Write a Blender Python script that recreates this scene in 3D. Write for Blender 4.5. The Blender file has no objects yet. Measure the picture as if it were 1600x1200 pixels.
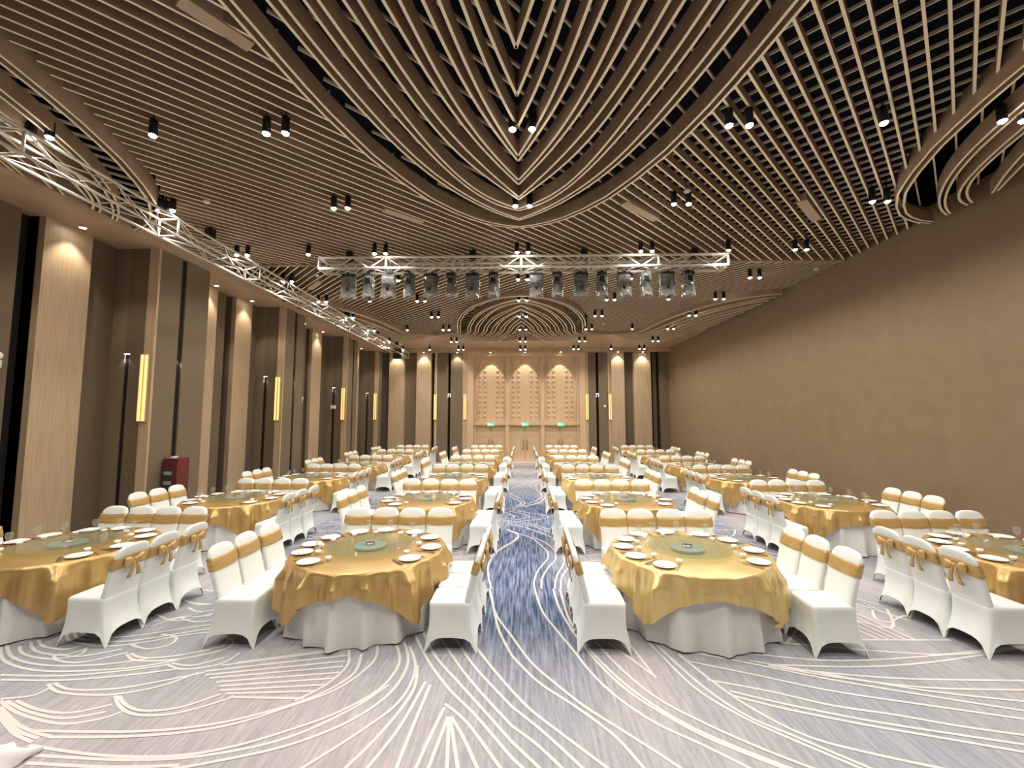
import bpy, math, random
from math import sin, cos, pi, sqrt, radians, tan, atan2
from mathutils import Vector

# ------------------------------------------------------------------ camera, world, exposure
C = bpy.context.scene.collection
SC = bpy.context.scene
FPX, PITCH, YAW, CAMH = 668.7, 0.0805, -0.0254, 2.3
cd = bpy.data.cameras.new('camera'); cam = bpy.data.objects.new('camera', cd); C.objects.link(cam)
cd.sensor_width = 36; cd.lens = FPX / 1600 * 36; cd.clip_start = .05; cd.clip_end = 200
cam.location = (0, 0, CAMH); cam.rotation_euler = (pi/2 + PITCH, 0, -YAW)
SC.camera = cam
SC.view_settings.view_transform = 'Standard'; SC.view_settings.look = 'None'
SC.view_settings.gamma = 1; SC.view_settings.use_curve_mapping = False
SC.view_settings.exposure = 0.34
W = bpy.data.worlds.new('hall_air'); SC.world = W; W.use_nodes = True
W.node_tree.nodes['Background'].inputs[0].default_value = (1, .93, .85, 1)
W.node_tree.nodes['Background'].inputs[1].default_value = 0.02
DOWN_W = 62.0        # watts of one ceiling downlight
WASH_W = 62.0        # watts of one pilaster wall washer
LIGHT_COL = (1.0, .935, .85)

def at(px, py, z):                       # where the ray of a photo pixel meets height z
    u = (px-800)/FPX; v = (600-py)/FPX
    f = cos(PITCH)-v*sin(PITCH); up = sin(PITCH)+v*cos(PITCH); s = (z-CAMH)/up
    return s*(u*cos(YAW)+f*sin(YAW)), s*(-u*sin(YAW)+f*cos(YAW))
def onD(px, py, D):                      # where it meets depth D
    u = (px-800)/FPX; v = (600-py)/FPX
    f = cos(PITCH)-v*sin(PITCH); up = sin(PITCH)+v*cos(PITCH); s = D/(-u*sin(YAW)+f*cos(YAW))
    return s*(u*cos(YAW)+f*sin(YAW)), CAMH+s*up

# ------------------------------------------------------------------ materials
def mat(name, col, rough=.6, metal=0, spec=.5, emit=None, es=0, build=None, sheen=0):
    m = bpy.data.materials.new(name); m.use_nodes = True; n = m.node_tree.nodes; l = m.node_tree.links
    b = n['Principled BSDF']
    b.inputs['Base Color'].default_value = (*col, 1); b.inputs['Roughness'].default_value = rough
    b.inputs['Metallic'].default_value = metal; b.inputs['Specular IOR Level'].default_value = spec
    if sheen: b.inputs['Sheen Weight'].default_value = sheen
    if emit: b.inputs['Emission Color'].default_value = (*emit, 1); b.inputs['Emission Strength'].default_value = es
    if build: build(n, l, b)
    return m
def noisy(c1, c2, scale=(1, 1, 1), ns=5, lo=.35, hi=.65, bump=0, detail=4):
    def f(n, l, b):
        tc = n.new('ShaderNodeTexCoord'); mp = n.new('ShaderNodeMapping'); mp.inputs['Scale'].default_value = scale
        nz = n.new('ShaderNodeTexNoise'); nz.inputs['Scale'].default_value = ns; nz.inputs['Detail'].default_value = detail
        cr = n.new('ShaderNodeValToRGB'); cr.color_ramp.elements[0].position = lo; cr.color_ramp.elements[1].position = hi
        cr.color_ramp.elements[0].color = (*c1, 1); cr.color_ramp.elements[1].color = (*c2, 1)
        l.new(tc.outputs['Object'], mp.inputs[0]); l.new(mp.outputs[0], nz.inputs[0]); l.new(nz.outputs[0], cr.inputs[0])
        l.new(cr.outputs[0], b.inputs['Base Color'])
        if bump:
            bp = n.new('ShaderNodeBump'); bp.inputs['Strength'].default_value = bump; bp.inputs['Distance'].default_value = .01
            l.new(nz.outputs[0], bp.inputs['Height']); l.new(bp.outputs[0], b.inputs['Normal'])
    return f
M = {}
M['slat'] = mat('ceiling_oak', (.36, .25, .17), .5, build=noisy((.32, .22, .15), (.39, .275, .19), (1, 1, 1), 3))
M['slat_lit_edge'] = mat('ceiling_oak_lit_edge', (.92, .80, .60), .45)  # pale undersides: light bounced off the floor put into the colour
M['fin'] = mat('curved_fin_oak', (.36, .25, .17), .5, build=noisy((.33, .23, .155), (.41, .29, .2), (1, 1, 1), 3))
M['cross'] = mat('upper_lath', (.88, .76, .58), .6)
M['soffit'] = mat('soffit_oak', (.5, .36, .24), .5, build=noisy((.43, .31, .21), (.50, .37, .255), (1, .3, 1), 4))
M['plenum'] = mat('black_plenum', (.012, .013, .02), .95, spec=.1)
M['oak'] = mat('pilaster_oak', (.6, .44, .29), .42, build=noisy((.46, .335, .215), (.55, .41, .27), (9, 9, .35), 4))
M['portal'] = mat('portal_oak', (.68, .49, .31), .45, build=noisy((.62, .44, .275), (.72, .53, .35), (6, 6, .5), 3))
M['olive'] = mat('olive_fabric', (.2, .155, .1), .9, spec=.2, build=noisy((.18, .14, .092), (.225, .175, .118), (1, 1, 1), 60))
M['brown'] = mat('brown_fabric', (.16, .12, .08), .9, spec=.2, build=noisy((.145, .108, .075), (.18, .138, .095), (1, 1, 1), 60))
M['black'] = mat('matt_black', (.012, .011, .011), .7, spec=.3)
M['blackmetal'] = mat('black_metal', (.02, .02, .022), .4, metal=.3)
M['wallcloth'] = mat('wall_covering', (.3, .205, .115), .6, spec=.35, build=noisy((.245, .172, .105), (.27, .192, .12), (1, 1, 1), 3))
M['white_cover'] = mat('white_spandex', (.80, .83, .81), .55, spec=.3, sheen=.2)
M['white_linen'] = mat('white_linen', (.80, .79, .77), .75, spec=.25)
M['sash'] = mat('gold_satin_sash', (.70, .46, .155), .32, metal=.3, spec=.6, build=noisy((.53, .35, .13), (.62, .42, .17), (1, 1, 6), 9, bump=.15))
M['gold'] = mat('gold_satin', (.5, .33, .12), .27, metal=.42, spec=.7, build=noisy((.51, .33, .115), (.58, .385, .145), (1, 1, 1), 4))
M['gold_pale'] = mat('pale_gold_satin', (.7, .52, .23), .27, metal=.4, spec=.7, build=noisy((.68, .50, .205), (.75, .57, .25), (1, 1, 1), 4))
M['china'] = mat('white_china', (.9, .89, .86), .15)
M['napkin'] = mat('white_napkin', (.86, .85, .83), .8)
M['steel'] = mat('polished_steel', (.6, .55, .48), .25, metal=1)
M['truss'] = mat('aluminium_truss', (.74, .71, .63), .42, metal=.3)
M['susan'] = mat('blue_grey_base', (.38, .43, .46), .4)
M['wood'] = mat('plywood', (.5, .36, .22), .6, build=noisy((.46, .33, .2), (.55, .4, .25), (1, 8, 1), 4))
M['red'] = mat('red_enamel', (.13, .018, .02), .4)
M['dark_glass'] = mat('cabinet_inside', (.05, .045, .04), .3)
M['grey'] = mat('grey_plastic', (.38, .36, .32), .5)
M['offwhite'] = mat('off_white_plastic', (.78, .76, .68), .45)
M['line'] = mat('ivory_carpet_line', (.68, .65, .62), .95, spec=.1)
M['lens'] = mat('lit_lens', (1, 1, 1), .3, emit=(1, .95, .86), es=45)
M['cap'] = mat('lit_cap', (1, 1, 1), .3, emit=(1, .97, .92), es=3)
M['goldlight'] = mat('amber_light', (1, .8, .4), .3, emit=(1, .6, .19), es=.78)
M['exit'] = mat('green_sign_light', (.05, .6, .3), .3, emit=(.08, .85, .38), es=.75)
M['exitmark'] = mat('white_sign_light', (.9, .9, .9), .3, emit=(.9, 1, .95), es=.9)
M['brass'] = mat('bronze_handle', (.35, .2, .1), .35, metal=.8)
M['skirtdark'] = mat('dark_kick', (.05, .04, .04), .7)

def glass_mat(name, tint, gl=.12, dif=0, dcol=(1, 1, 1), rough=.03):
    m = bpy.data.materials.new(name); m.use_nodes = True; n = m.node_tree.nodes; l = m.node_tree.links; n.clear()
    o = n.new('ShaderNodeOutputMaterial'); t = n.new('ShaderNodeBsdfTransparent'); t.inputs[0].default_value = (*tint, 1)
    g = n.new('ShaderNodeBsdfGlossy'); g.inputs['Roughness'].default_value = rough
    lw = n.new('ShaderNodeLayerWeight'); lw.inputs[0].default_value = .5
    pw = n.new('ShaderNodeMath'); pw.operation = 'POWER'; pw.inputs[1].default_value = 4; l.new(lw.outputs['Facing'], pw.inputs[0])
    ma = n.new('ShaderNodeMath'); ma.operation = 'MULTIPLY_ADD'; ma.inputs[1].default_value = .6; ma.inputs[2].default_value = gl; l.new(pw.outputs[0], ma.inputs[0])
    mx = n.new('ShaderNodeMixShader'); l.new(ma.outputs[0], mx.inputs[0]); l.new(t.outputs[0], mx.inputs[1]); l.new(g.outputs[0], mx.inputs[2])
    last = mx
    if dif:
        d = n.new('ShaderNodeBsdfDiffuse'); d.inputs[0].default_value = (*dcol, 1)
        m2 = n.new('ShaderNodeMixShader'); m2.inputs[0].default_value = dif
        l.new(mx.outputs[0], m2.inputs[1]); l.new(d.outputs[0], m2.inputs[2]); last = m2
    l.new(last.outputs[0], o.inputs[0]); return m
M['glass'] = glass_mat('clear_glass', (.93, .935, .93), .05, .10, (.9, .9, .85))
M['discglass'] = glass_mat('green_tinted_glass', (.93, .955, .905), .02, .06, (.6, .66, .5), .06)
M['film'] = glass_mat('clear_plastic_film', (.93, .93, .91), .12, .12, (.9, .9, .88), .2)

def carpet():
    def f(n, l, b):
        tc = n.new('ShaderNodeTexCoord'); sp = n.new('ShaderNodeSeparateXYZ'); l.new(tc.outputs['Object'], sp.inputs[0])
        def nz(scale, s, rot=0, det=3):
            mp = n.new('ShaderNodeMapping'); mp.inputs['Scale'].default_value = scale; mp.inputs['Rotation'].default_value = (0, 0, rot)
            z = n.new('ShaderNodeTexNoise'); z.inputs['Scale'].default_value = s; z.inputs['Detail'].default_value = det
            l.new(tc.outputs['Object'], mp.inputs[0]); l.new(mp.outputs[0], z.inputs[0]); return z.outputs[0]
        def ramp(src, lo, hi, c1, c2):
            r = n.new('ShaderNodeValToRGB'); r.color_ramp.elements[0].position = lo; r.color_ramp.elements[1].position = hi
            r.color_ramp.elements[0].color = (*c1, 1); r.color_ramp.elements[1].color = (*c2, 1); l.new(src, r.inputs[0]); return r.outputs[0]
        def mth(op, a, c, cl=False):
            q = n.new('ShaderNodeMath'); q.operation = op; q.use_clamp = cl
            for i, v in enumerate((a, c)):
                if isinstance(v, (int, float)): q.inputs[i].default_value = v
                else: l.new(v, q.inputs[i])
            return q.outputs[0]
        def mix(fac, a, c, mode='MIX'):
            q = n.new('ShaderNodeMix'); q.data_type = 'RGBA'; q.blend_type = mode
            if isinstance(fac, (int, float)): q.inputs[0].default_value = fac
            else: l.new(fac, q.inputs[0])
            for i, v in ((6, a), (7, c)):
                if isinstance(v, tuple): q.inputs[i].default_value = (*v, 1)
                else: l.new(v, q.inputs[i])
            return q.outputs[2]
        streak = nz((22, 1.3, 1), 1.6, .06, 5); big = nz((1, .6, 1), .55, .3, 2); fine = nz((60, 7, 1), 2, .06, 2)
        grey = ramp(big, .38, .62, (.35, .37, .41), (.47, .435, .445))
        s1 = ramp(streak, .38, .66, (.84, .84, .86), (1.08, 1.07, 1.06))
        base = mix(1.0, grey, s1, 'MULTIPLY')
        blue = mix(1.0, ramp(streak, .4, .68, (.055, .085, .17), (.30, .34, .46)), (1, 1, 1), 'MULTIPLY')
        ax = mth('ABSOLUTE', mth('ADD', sp.outputs[0], mth('MULTIPLY', mth('SINE', mth('MULTIPLY', sp.outputs[1], 1.1), 0), .12)), 0)
        m1 = mth('SUBTRACT', 1.0, mth('MULTIPLY', mth('SUBTRACT', ax, .42), 2.4), True)
        my = mth('MULTIPLY', mth('SUBTRACT', sp.outputs[1], 3.3), .55, True)
        my2 = mth('SUBTRACT', 1.0, mth('MULTIPLY', mth('SUBTRACT', sp.outputs[1], 12.6), .5), True)
        mk = mth('MULTIPLY', mth('MULTIPLY', m1, my), my2)
        ax2 = mth('ABSOLUTE', mth('SUBTRACT', mth('ABSOLUTE', sp.outputs[0], 0), 3.75), 0)
        m2 = mth('MULTIPLY', mth('SUBTRACT', 1.0, mth('MULTIPLY', mth('SUBTRACT', ax2, .5), 2), True), mth('MULTIPLY', mth('SUBTRACT', sp.outputs[1], 6.2), 1.0, True))
        m2 = mth('MULTIPLY', m2, my2)
        mk = mth('MAXIMUM', mk, mth('MULTIPLY', m2, .62))
        col = mix(mk, base, blue)
        col = mix(1.0, col, ramp(fine, .3, .7, (.88, .88, .9), (1.08, 1.08, 1.06)), 'MULTIPLY')
        l.new(col, b.inputs['Base Color'])
        bp = n.new('ShaderNodeBump'); bp.inputs['Strength'].default_value = .25; bp.inputs['Distance'].default_value = .004
        l.new(nz((1, 1, 1), 180), bp.inputs['Height']); l.new(bp.outputs[0], b.inputs['Normal'])
    return mat('woven_carpet', (.4, .4, .45), .95, spec=.15, build=f)
M['carpet'] = carpet()

# ------------------------------------------------------------------ mesh helper
class MB:
    def __init__(s): s.v = []; s.f = []; s.mi = []
    def quad(s, *p, mi=0):
        i = len(s.v); s.v += [tuple(q) for q in p]; s.f.append(tuple(range(i, i+len(p)))); s.mi.append(mi)
    def box(s, x0, x1, y0, y1, z0, z1, mi=0, mib=None):
        i = len(s.v)
        s.v += [(x0, y0, z0), (x1, y0, z0), (x1, y1, z0), (x0, y1, z0), (x0, y0, z1), (x1, y0, z1), (x1, y1, z1), (x0, y1, z1)]
        for k, q in enumerate(((0, 3, 2, 1), (4, 5, 6, 7), (0, 1, 5, 4), (1, 2, 6, 5), (2, 3, 7, 6), (3, 0, 4, 7))):
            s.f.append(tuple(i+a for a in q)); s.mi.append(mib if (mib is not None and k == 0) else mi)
        return s
    def beam(s, a, b, w, z0, z1, mi=0, mib=None):       # box along a-b in plan
        dx, dy = b[0]-a[0], b[1]-a[1]; L = sqrt(dx*dx+dy*dy) or 1; nx, ny = -dy/L*w/2, dx/L*w/2
        i = len(s.v)
        for z in (z0, z1): s.v += [(a[0]-nx, a[1]-ny, z), (b[0]-nx, b[1]-ny, z), (b[0]+nx, b[1]+ny, z), (a[0]+nx, a[1]+ny, z)]
        for k, q in enumerate(((0, 3, 2, 1), (4, 5, 6, 7), (0, 1, 5, 4), (1, 2, 6, 5), (2, 3, 7, 6), (3, 0, 4, 7))):
            s.f.append(tuple(i+a_ for a_ in q)); s.mi.append(mib if (mib is not None and k == 0) else mi)
    def wall_path(s, pts, w, z0, z1, mi=0, mib=0):      # upright fin along a plan polyline
        n = len(pts); i = len(s.v)
        for k, p in enumerate(pts):
            a = pts[max(0, k-1)]; b = pts[min(n-1, k+1)]; dx, dy = b[0]-a[0], b[1]-a[1]; L = sqrt(dx*dx+dy*dy) or 1
            nx, ny = -dy/L*w/2, dx/L*w/2
            s.v += [(p[0]-nx, p[1]-ny, z0), (p[0]+nx, p[1]+ny, z0), (p[0]+nx, p[1]+ny, z1), (p[0]-nx, p[1]-ny, z1)]
        for k in range(n-1):
            a = i+4*k; b = a+4
            for e in range(4):
                e2 = (e+1) % 4; s.f.append((a+e, a+e2, b+e2, b+e)); s.mi.append(mib if e == 0 else mi)
        s.f.append((i, i+3, i+2, i+1)); s.f.append((i+4*n-4, i+4*n-3, i+4*n-2, i+4*n-1)); s.mi += [mi, mi]
    def tube(s, a, b, r, n=6, r2=None, mi=0, caps=True):
        a = Vector(a); b = Vector(b); d = (b-a).normalized(); r2 = r if r2 is None else r2
        u = d.orthogonal().normalized(); w = d.cross(u); i = len(s.v)
        for c, rr in ((a, r), (b, r2)):
            for k in range(n): t = 2*pi*k/n; s.v.append(tuple(c+u*cos(t)*rr+w*sin(t)*rr))
        for k in range(n): s.f.append((i+k, i+(k+1) % n, i+n+(k+1) % n, i+n+k)); s.mi.append(mi)
        if caps: s.f.append(tuple(i+n-1-k for k in range(n))); s.f.append(tuple(i+n+k for k in range(n))); s.mi += [mi, mi]
        return s
    def lathe(s, prof, n=20, c=(0, 0, 0), mi=0, sx=1, sy=1):
        i = len(s.v)
        for r, z in prof:
            for k in range(n): t = 2*pi*k/n; s.v.append((c[0]+r*cos(t)*sx, c[1]+r*sin(t)*sy, c[2]+z))
        for j in range(len(prof)-1):
            for k in range(n):
                s.f.append((i+j*n+k, i+j*n+(k+1) % n, i+(j+1)*n+(k+1) % n, i+(j+1)*n+k)); s.mi.append(mi)
        s.f.append(tuple(i+n-1-k for k in range(n))); j = i+(len(prof)-1)*n; s.f.append(tuple(j+k for k in range(n))); s.mi += [mi, mi]
        return s
    def ball(s, c, rx, ry, rz, n=10, m=6, mi=0):
        return s.lathe([(sin(pi*(j+.02)/(m+.04))*1, -cos(pi*j/m)*rz) for j in range(m+1)], n, c, mi, rx, ry)
    def loft(s, rings, close=True, cap0=False, cap1=False, mi=0):
        i = len(s.v); n = len(rings[0])
        for r in rings: s.v += [tuple(p) for p in r]
        for j in range(len(rings)-1):
            for k in range(n if close else n-1):
                s.f.append((i+j*n+k, i+j*n+(k+1) % n, i+(j+1)*n+(k+1) % n, i+(j+1)*n+k)); s.mi.append(mi)
        if cap0: s.f.append(tuple(i+n-1-k for k in range(n))); s.mi.append(mi)
        if cap1: j = i+(len(rings)-1)*n; s.f.append(tuple(j+k for k in range(n))); s.mi.append(mi)
        return s
    def mesh(s, name, mats, smooth=False):
        me = bpy.data.meshes.new(name); me.from_pydata(s.v, [], s.f)
        for m in (mats if isinstance(mats, (list, tuple)) else [mats]): me.materials.append(m)
        me.polygons.foreach_set('material_index', s.mi)
        if smooth: me.polygons.foreach_set('use_smooth', [True]*len(s.f))
        me.update(); return me
    def build(s, name, mats, parent=None, smooth=False, loc=None):
        return link(name, s.mesh(name, mats, smooth), parent, loc)
def link(name, data, parent=None, loc=None, rz=0):
    o = bpy.data.objects.new(name, data); C.objects.link(o)
    if parent: o.parent = parent
    if loc: o.location = loc
    if rz: o.rotation_euler.z = rz
    return o
def tag(o, label, cat, group=None):
    o['label'] = label; o['category'] = cat
    if group: o['group'] = group
    return o
def thing(name, loc, label, cat, group=None, rz=0):
    return tag(link(name, None, None, loc, rz), label, cat, group)
def struct(o): o['kind'] = 'structure'; return o
def put(name, loc, label, cat, parts, group=None, rz=0):     # Empty + shared part meshes; parts: (name, mesh) or (name, mesh, [subparts])
    r = thing(name, loc, label, cat, group, rz)
    for p in parts:
        o = link(p[0], p[1], r)
        if len(p) > 2:
            for q in p[2]: link(q[0], q[1], o)
    return r

# ------------------------------------------------------------------ lights (shared data)
def spot_data(name, power, size, blend, radius=.05, col=LIGHT_COL):
    d = bpy.data.lights.new(name, 'SPOT'); d.energy = power; d.spot_size = radians(size); d.spot_blend = blend; d.shadow_soft_size = radius; d.color = col
    return d
DOWN = spot_data('downlight_beam', DOWN_W, 150, .75, .06)
WASH = spot_data('wall_washer_beam', WASH_W, 92, .6, .03, (1, .90, .74))
CAPL = spot_data('slot_beam', 2.2, 100, .7, .02, (1, .95, .86))
DOORL = spot_data('door_beam', 78, 62, .3, .03, (1, .92, .78))

# ------------------------------------------------------------------ floor
XL, XR, YF, YB = -7.5, 7.68, -3.0, 22.7
b = MB(); b.box(-8.9, 7.9, YF-.2, YB+1, -.2, 0)
floor = struct(b.build('floor', M['carpet']))
def catmull(P, k=7):
    out = []
    for i in range(len(P)-1):
        p0 = P[max(0, i-1)]; p1 = P[i]; p2 = P[i+1]; p3 = P[min(len(P)-1, i+2)]
        for j in range(k):
            t = j/k
            out.append(tuple(.5*((2*p1[a])+(-p0[a]+p2[a])*t+(2*p0[a]-5*p1[a]+4*p2[a]-p3[a])*t*t+(-p0[a]+3*p1[a]-3*p2[a]+p3[a])*t**3) for a in (0, 1)))
    out.append(P[-1]); return out
LB = MB(); zk = [0]
def stripe(W_, w=.027):
    n = len(W_)
    if n < 2: return
    zk[0] = (zk[0]+1) % 12; z = .002+zk[0]*.00012; i = len(LB.v)
    for k, p in enumerate(W_):
        a = W_[max(0, k-1)]; c = W_[min(n-1, k+1)]; dx, dy = c[0]-a[0], c[1]-a[1]; L = sqrt(dx*dx+dy*dy) or 1
        nx, ny = -dy/L*w/2, dx/L*w/2
        LB.v += [(p[0]-nx, p[1]-ny, z), (p[0]+nx, p[1]+ny, z)]
    for k in range(n-1): LB.f.append((i+2*k, i+2*k+2, i+2*k+3, i+2*k+1)); LB.mi.append(0)
def pxline(pts, ox, oy, sc, w=.027):
    g = [at(ox+x/sc, oy+y/sc, 0) for x, y in pts]
    g = catmull(g) if len(g) > 2 else g
    stripe([p for p in g if -8.3 < p[0] < 7.6 and p[1] < 22.5], w)
RL = [[(70,0),(95,70),(140,130),(190,190),(250,265),(330,340),(450,420),(600,490),(760,570)],
 [(128,0),(148,60),(188,130),(258,220),(350,310),(470,390),(620,470),(870,570)],
 [(150,0),(172,80),(212,150),(275,225),(368,310),(488,392),(640,470),(890,570)],
 [(0,150),(60,230),(140,300),(230,370),(340,440),(450,510),(540,570)],
 [(0,210),(80,290),(200,370),(320,460),(420,570)],[(0,320),(60,380),(150,450),(310,570)],[(0,370),(100,450),(230,570)],
 [(0,430),(80,490),(165,570)],[(0,480),(95,570)],[(0,530),(42,570)],[(260,165),(340,250),(450,340),(600,420),(780,500),(960,570)],
 [(300,170),(380,225),(440,270)],[(350,150),(400,215),(450,280)],[(430,170),(560,300),(700,390),(850,460),(1110,570)],
 [(455,180),(590,300),(730,395),(885,462),(1140,570)],[(520,205),(640,300),(760,380),(920,460),(1100,510),(1380,570)],
 [(610,285),(800,320),(1000,365),(1200,395),(1400,430),(1650,465)],[(680,320),(850,360),(1100,410),(1350,450),(1650,495)],
 [(690,335),(850,375),(1100,425),(1350,468),(1650,520)],[(540,225),(760,270),(1000,320),(1300,365),(1650,415)],
 [(590,205),(750,235),(1000,285),(1300,335),(1650,390)],[(740,225),(1000,270),(1300,320),(1650,358)],
 [(800,240),(1000,275),(1300,310),(1650,318)],[(860,250),(1200,280),(1650,288)],[(830,168),(1100,192),(1350,206),(1500,195),(1650,170)],
 [(760,205),(1000,225),(1250,215),(1500,190),(1650,172)],[(820,238),(1100,244),(1350,225),(1650,175)],[(1050,160),(1370,161)],
 [(1060,70),(1260,160)],[(1065,85),(1232,160)],[(1065,97),(1205,160)],[(1068,112),(1180,160)],[(1072,126),(1150,160)],
 [(1130,60),(1128,78),(1145,100),(1190,106)],[(1185,104),(1215,88),(1240,84)],
 [(860,170),(900,120),(960,90),(1060,70)],[(870,150),(1000,140),(1060,128)]]
for p in RL: pxline(p, 800, 920, 2)
LL = [[(1530,0),(1548,75),(1600,150)],[(1536,20),(1556,120),(1600,210)],[(1295,140),(1335,220),(1400,310),(1480,390),(1600,530)],[(1320,130),(1360,210),(1430,290),(1520,390),(1600,480)],
 [(1350,110),(1420,220),(1490,310),(1600,430)],[(1420,150),(1480,240),(1600,370)],[(1470,160),(1540,250),(1600,320)],
 [(1235,165),(1248,230),(1190,310),(1060,385),(880,450),(700,500),(520,525),(300,520),(90,490)],
 [(1262,165),(1275,230),(1225,320),(1100,410),(900,490),(650,545),(500,570)],[(1280,180),(1298,250),(1250,350),(1120,450),(930,570)],
 [(1305,240),(1290,320),(1200,440),(1070,570)],[(1330,290),(1250,430),(1140,570)],[(1345,300),(1290,430),(1235,570)],
 [(1390,370),(1350,450),(1295,570)],[(1400,400),(1370,480),(1335,570)],[(1403,400),(1396,570)],[(1406,400),(1432,570)],[(1410,400),(1450,470),(1495,570)],
 [(1390,360),(1460,420),(1570,570)],[(1180,180),(1165,230),(1060,310),(900,370),(700,430),(450,460),(150,465)],
 [(1130,205),(1105,265),(1010,325),(860,378),(660,425),(420,447),(100,445)],[(1090,190),(1085,240),(1020,300),(920,352)],
 [(90,520),(400,535),(650,520),(900,465),(1100,375),(1215,300)],[(80,545),(350,558),(560,552)],
 [(0,180),(20,230),(150,258),(400,248),(560,222)],[(20,165),(40,215),(150,240),(330,236),(480,215)],[(60,180),(75,205),(160,220),(250,205),(270,185)],
 [(95,168),(112,195),(190,208),(265,190)],[(120,160),(135,180),(200,190),(250,180)],[(210,140),(222,165),(330,180),(450,168),(600,142),(885,112)],
 [(232,135),(255,158),(400,164),(640,128),(885,98)],[(250,130),(280,148),(400,150),(640,115),(880,88)],[(170,208),(180,225),(260,230),(400,200)],
 [(180,205),(250,212),(380,190)],[(410,175),(460,188),(530,175),(550,152),(505,142)],[(395,205),(430,225),(560,220),(700,190),(728,165),(700,148)],
 [(408,202),(450,216),(560,208),(690,180),(712,160)],[(520,235),(575,252),(690,235),(750,200)],[(535,232),(600,240),(700,215)],
 [(0,270),(200,272),(400,255),(520,238)],[(0,285),(200,286),(420,268),(560,250)],[(150,298),(190,325),(340,332),(500,305),(620,262)],
 [(168,295),(225,316),(370,312),(520,286),(640,262)],[(360,335),(375,370),(430,395),(550,390),(690,352),(732,335)],
 [(372,335),(395,365),(450,382),(560,372),(690,330)],[(0,345),(100,335),(160,308)],[(0,350),(60,390),(190,422),(320,405),(390,380)],
 [(20,350),(90,385),(200,405),(330,385)],[(50,350),(120,378),(220,388),(350,362)],[(0,370),(50,420),(110,450),(160,462)],[(0,385),(50,440),(120,468)],[(0,400),(40,450),(100,480)],
 [(470,118),(560,92),(660,84)],[(600,45),(660,48)],[(590,60),(620,72),(670,66)],[(480,104),(600,82),(650,68)],[(560,90),(610,104),(680,96)],
 [(740,232),(1088,185)]]
for p in LL: pxline(p, 0, 920, 2)
for a, c in (((690,240),(1090,190)),((640,258),(1088,208)),((640,270),(1080,226)),((655,280),(1072,243)),((675,292),(1060,262)),((685,305),(1045,280)),((690,318),(1020,300)),((710,328),(985,320)),((730,340),(950,343))):
    pxline([a, c], 0, 920, 2)
AL = [[(630,950),(700,890),(770,850),(835,805),(840,775),(760,740)],[(640,1200),(615,1100),(620,1000),(690,910),(820,830),(850,790),(830,765),(770,740)],
 [(975,1200),(975,1130),(1010,1050),(1075,970),(1075,910),(1000,840),(940,800),(750,735)],[(1030,1200),(1035,1120),(1080,1040),(1140,970),(1130,900),(1060,840),(960,795)],
 [(1135,1200),(1150,1100),(1205,1000),(1200,930),(1170,890)],[(1180,1200),(1190,1110),(1240,1030),(1250,970)],[(1235,1200),(1250,1130),(1285,1070)],
 [(750,700),(900,720),(1115,800)],[(760,690),(950,710),(1115,765)],[(780,680),(950,695),(1115,745)],[(740,650),(820,640),(745,600)],[(750,670),(940,638),(770,592)],
 [(770,680),(1090,640),(800,586)],[(750,580),(900,560),(1060,505)],[(780,570),(1060,525)],[(800,550),(940,530),(1030,480),(1010,440),(940,400),(960,378)],
 [(800,562),(980,540),(1060,480),(1030,430),(965,395)],[(780,480),(840,505),(872,530),(835,555)],[(775,455),(850,490),(900,530),(850,560)],[(985,390),(1000,430),(1075,462)],
 [(800,300),(920,340),(1020,300)],[(810,270),(1010,330)],[(810,290),(1010,300)],[(790,420),(900,380),(1040,350)],[(830,255),(1000,262)],[(800,350),(1000,275)]]
for p in AL: pxline(p, 640, 680, 5, .026)
random.seed(4)                      # the same motif carries on between the table rows
for cx in (-3.72, 3.78, -7.0, 7.0):
    for k in range(46):
        y0 = 5.2+k*.37+random.uniform(-.1, .1); wv = random.uniform(-.35, .35)
        stripe(catmull([(cx-.62, y0), (cx-.2, y0+wv*.6), (cx+.25, y0-wv*.5), (cx+.62, y0+wv)], 5), .03)
for cx in (-1.83, 1.92):
    for k in range(60):
        y0 = 6.5+k*.28; stripe(catmull([(cx-1.1, y0), (cx-.4, y0+.18), (cx+.4, y0-.12), (cx+1.1, y0+.1)], 4), .03)
lines = LB.build('carpet_line_pattern', M['line'], floor)

# ------------------------------------------------------------------ ceiling
ZB = 6.05                                   # underside of the straight slats
MIR = 20.2                                  # the leaf motif is mirrored front to back about y = 10.1
OUT = [(7.85, 0), (7.8, .28), (7.7, .55), (7.5, .85), (7.2, 1.16), (6.8, 1.48), (6.3, 1.76), (5.6, 2.06), (4.9, 2.27), (4.3, 2.4), (3.35, 2.55), (2.6, 2.66), (2.15, 2.78), (1.9, 2.95), (1.7, 3.3), (1.55, 3.8)]
def w_out(d):
    if d >= OUT[0][0]: return -1
    for (d1, w1), (d2, w2) in zip(OUT, OUT[1:]):
        if d2 <= d <= d1: return w1+(w2-w1)*(d1-d)/(d1-d2)
    return 9
def inside(x, y):
    d = y if y < 10.1 else MIR-y
    xm = min(abs(x), abs(x-7.6), abs(x+7.6))
    return xm < w_out(d)
def clipped(mb, dirx, c, test, w, z0, z1, y0, y1, step=.06, mi=0, mib=0, x0=-7.45, x1=7.66):
    # line y = c + dirx*x ; emit a beam for every run where test holds
    run = None; x = x0; n = int((x1-x0)/step)
    for k in range(n+1):
        x = x0+(x1-x0)*k/n; y = c+dirx*x; ok = y0 <= y <= y1 and test(x, y)
        if ok and run is None: run = (x, y)
        if (not ok or k == n) and run is not None:
            e = (x, y) if (ok) else (xp, yp)
            if abs(e[0]-run[0]) > .1: mb.beam(run, e, w, z0, z1, mi, mib)
            run = None
        xp, yp = x, y
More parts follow.
